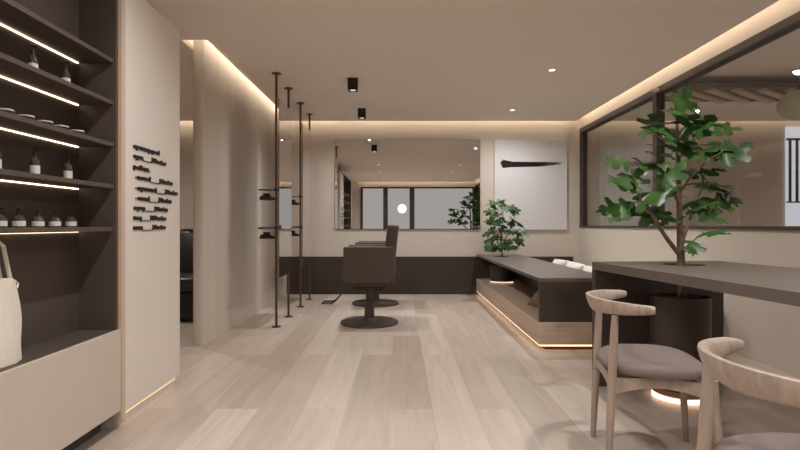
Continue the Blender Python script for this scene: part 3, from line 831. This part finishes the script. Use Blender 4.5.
ch = make_chair('pale wood chair with curved backrest and grey seat, fully in view beside the planter')
ch.location = (1.072, 2.30, 0); ch.rotation_euler = (0, 0, R(-11))
dup(ch, (.980, 1.22, 0), R(0), 'pale wood chair with curved backrest, cut off by the bottom corner of the photo')

# ------------------------------------------------------------------ room behind the glass
sc = thing('slatted_canopy', 'pale timber slats hanging under the ceiling behind the glass', 'canopy', (4.2, 5.6, 2.36))
for y in (5.32, 5.90):
    finish('rail', B(2.75, 5.4, y - .02, y + .02, 2.37, 2.41), M['slat_rail'], sc, 0)
for k in range(9):
    x = 2.72 + .27 * k
    bm = bmesh.new(); mt = Matrix.Translation((x + .2, 5.61, 2.355)) @ Matrix.Rotation(R(36), 4, 'Z')
    box(bm, -.46, .46, -.04, .04, -.012, .012, mtx=mt); finish('slat', bm, M['slat'], sc, 0)
finish('gap_shade_board', B(2.76, 5.38, 5.345, 5.875, 2.385, 2.40), M['slat_rail'], sc, 0)  # dark sheet added above the slats, stands in for shade in the gaps
finish('hanger', B(3.2, 3.22, 5.6, 5.62, 2.37, CZ), M['frame'], sc, 0); finish('hanger', B(5.0, 5.02, 5.6, 5.62, 2.37, CZ), M['frame'], sc, 0)
pl = thing('globe_pendant', 'pale green globe pendant lamp hanging behind the glass', 'lamp', (3.83, 5.12, CZ))
bm = bmesh.new(); lathe(bm, 3.83, 5.12, [(0, CZ - .02), (.05, CZ - .02), (.055, CZ - .0005), (0, CZ - .0005)], 24); finish('ceiling_rose', bm, M['bronze'], pl)
bm = bmesh.new(); tube(bm, [(3.83, 5.12, CZ - .02), (3.83, 5.12, 2.28)], .006, 8); finish('stem', bm, M['bronze'], pl)
bm = bmesh.new(); lathe(bm, 3.83, 5.12, [(.178 * math.sin(k * PI / 18) if 0 < k < 18 else 0, 2.15 - .145 * math.cos(k * PI / 18)) for k in range(19)], 36); finish('globe', bm, M['globe'], pl)
finish('white_panel', B(2.98, 3.62, YB - .03, YB - .002, .9, 2.12, .003), M['canvas'], None, 0, origin=(3.3, YB, .9))  # plain white rectangle on the next room's back wall
tag(bpy.data.objects['white_panel'], 'plain white panel on the wall seen through the first pane of glass', 'wall panel')
# lamp seen in the mirror
gp = thing('round_pendant', 'bright round globe lamp seen in the mirror before the rear door', 'lamp', (.07, -2.6, CZ))
bm = bmesh.new(); tube(bm, [(.07, -2.6, CZ), (.07, -2.6, 1.68)], .004, 6); finish('cord', bm, M['white_void'], gp)
bm = bmesh.new(); lathe(bm, .07, -2.6, [(.15 * math.sin(k * PI / 16) if 0 < k < 16 else 0, 1.55 - .15 * math.cos(k * PI / 16)) for k in range(17)], 28); finish('globe', bm, M['globe_lit'], gp)

# ------------------------------------------------------------------ washing chair behind the partition
wx, wy = -2.36, 5.75
ws = thing('shampoo_chair', 'black leather washing chair seen through the gap by the pier', 'salon chair', (wx, wy, 0))
bm = bmesh.new(); box(bm, wx - .26, wx + .26, wy - .30, wy + .35, .30, .46, .05, 4); finish('seat', bm, M['leather_black'], ws)
bm = bmesh.new(); box(bm, wx - .25, wx + .25, -.07, .07, 0, .56, .05, 4, Matrix.Translation((0, wy + .36, .40)) @ Matrix.Rotation(R(-18), 4, 'X')); finish('backrest', bm, M['leather_black'], ws)
for s in (-1, 1):
    bm = bmesh.new(); box(bm, wx + s * .31 - .05, wx + s * .31 + .05, wy - .30, wy + .45, .12, .62, .03, 3); finish('armrest', bm, M['leather_black'], ws)
bm = bmesh.new(); box(bm, wx - .28, wx + .28, wy + .46, wy + .95, .0, .74, .02, 2); finish('basin_cabinet', bm, M['ceramic'], ws)
bm = bmesh.new(); lathe(bm, wx, wy + .70, [(0, .76), (.17, .76), (.25, .86), (.27, .95), (.25, .955), (.22, .87), (.14, .80), (0, .79)], 32); finish('basin', bm, M['ceramic'], ws)
bm = bmesh.new(); box(bm, wx - .24, wx + .24, wy - .24, wy + .30, 0.0, .30, .02); finish('pedestal', bm, M['leather_black'], ws)

# ------------------------------------------------------------------ world, camera, view
w = bpy.data.worlds.new('world'); bpy.context.scene.world = w; w.use_nodes = True
w.node_tree.nodes['Background'].inputs[0].default_value = (0.5, 0.5, 0.5, 1); w.node_tree.nodes['Background'].inputs[1].default_value = 0.02
cam = bpy.data.cameras.new('camera'); co = bpy.data.objects.new('camera', cam); C.objects.link(co)
co.location = (0, 0, H); co.rotation_euler = (PI / 2, 0, 0)
cam.sensor_width = 36; cam.lens = F / 800 * 36; cam.clip_start = .05
scn = bpy.context.scene
scn.camera = co
scn.view_settings.view_transform = 'Standard'; scn.view_settings.look = 'None'; scn.view_settings.gamma = 1; scn.view_settings.use_curve_mapping = False
scn.view_settings.exposure = -0.66
try:
    scn.cycles.use_denoising = True; scn.cycles.max_bounces = 10; scn.cycles.diffuse_bounces = 6; scn.cycles.sample_clamp_indirect = 6
except Exception: pass
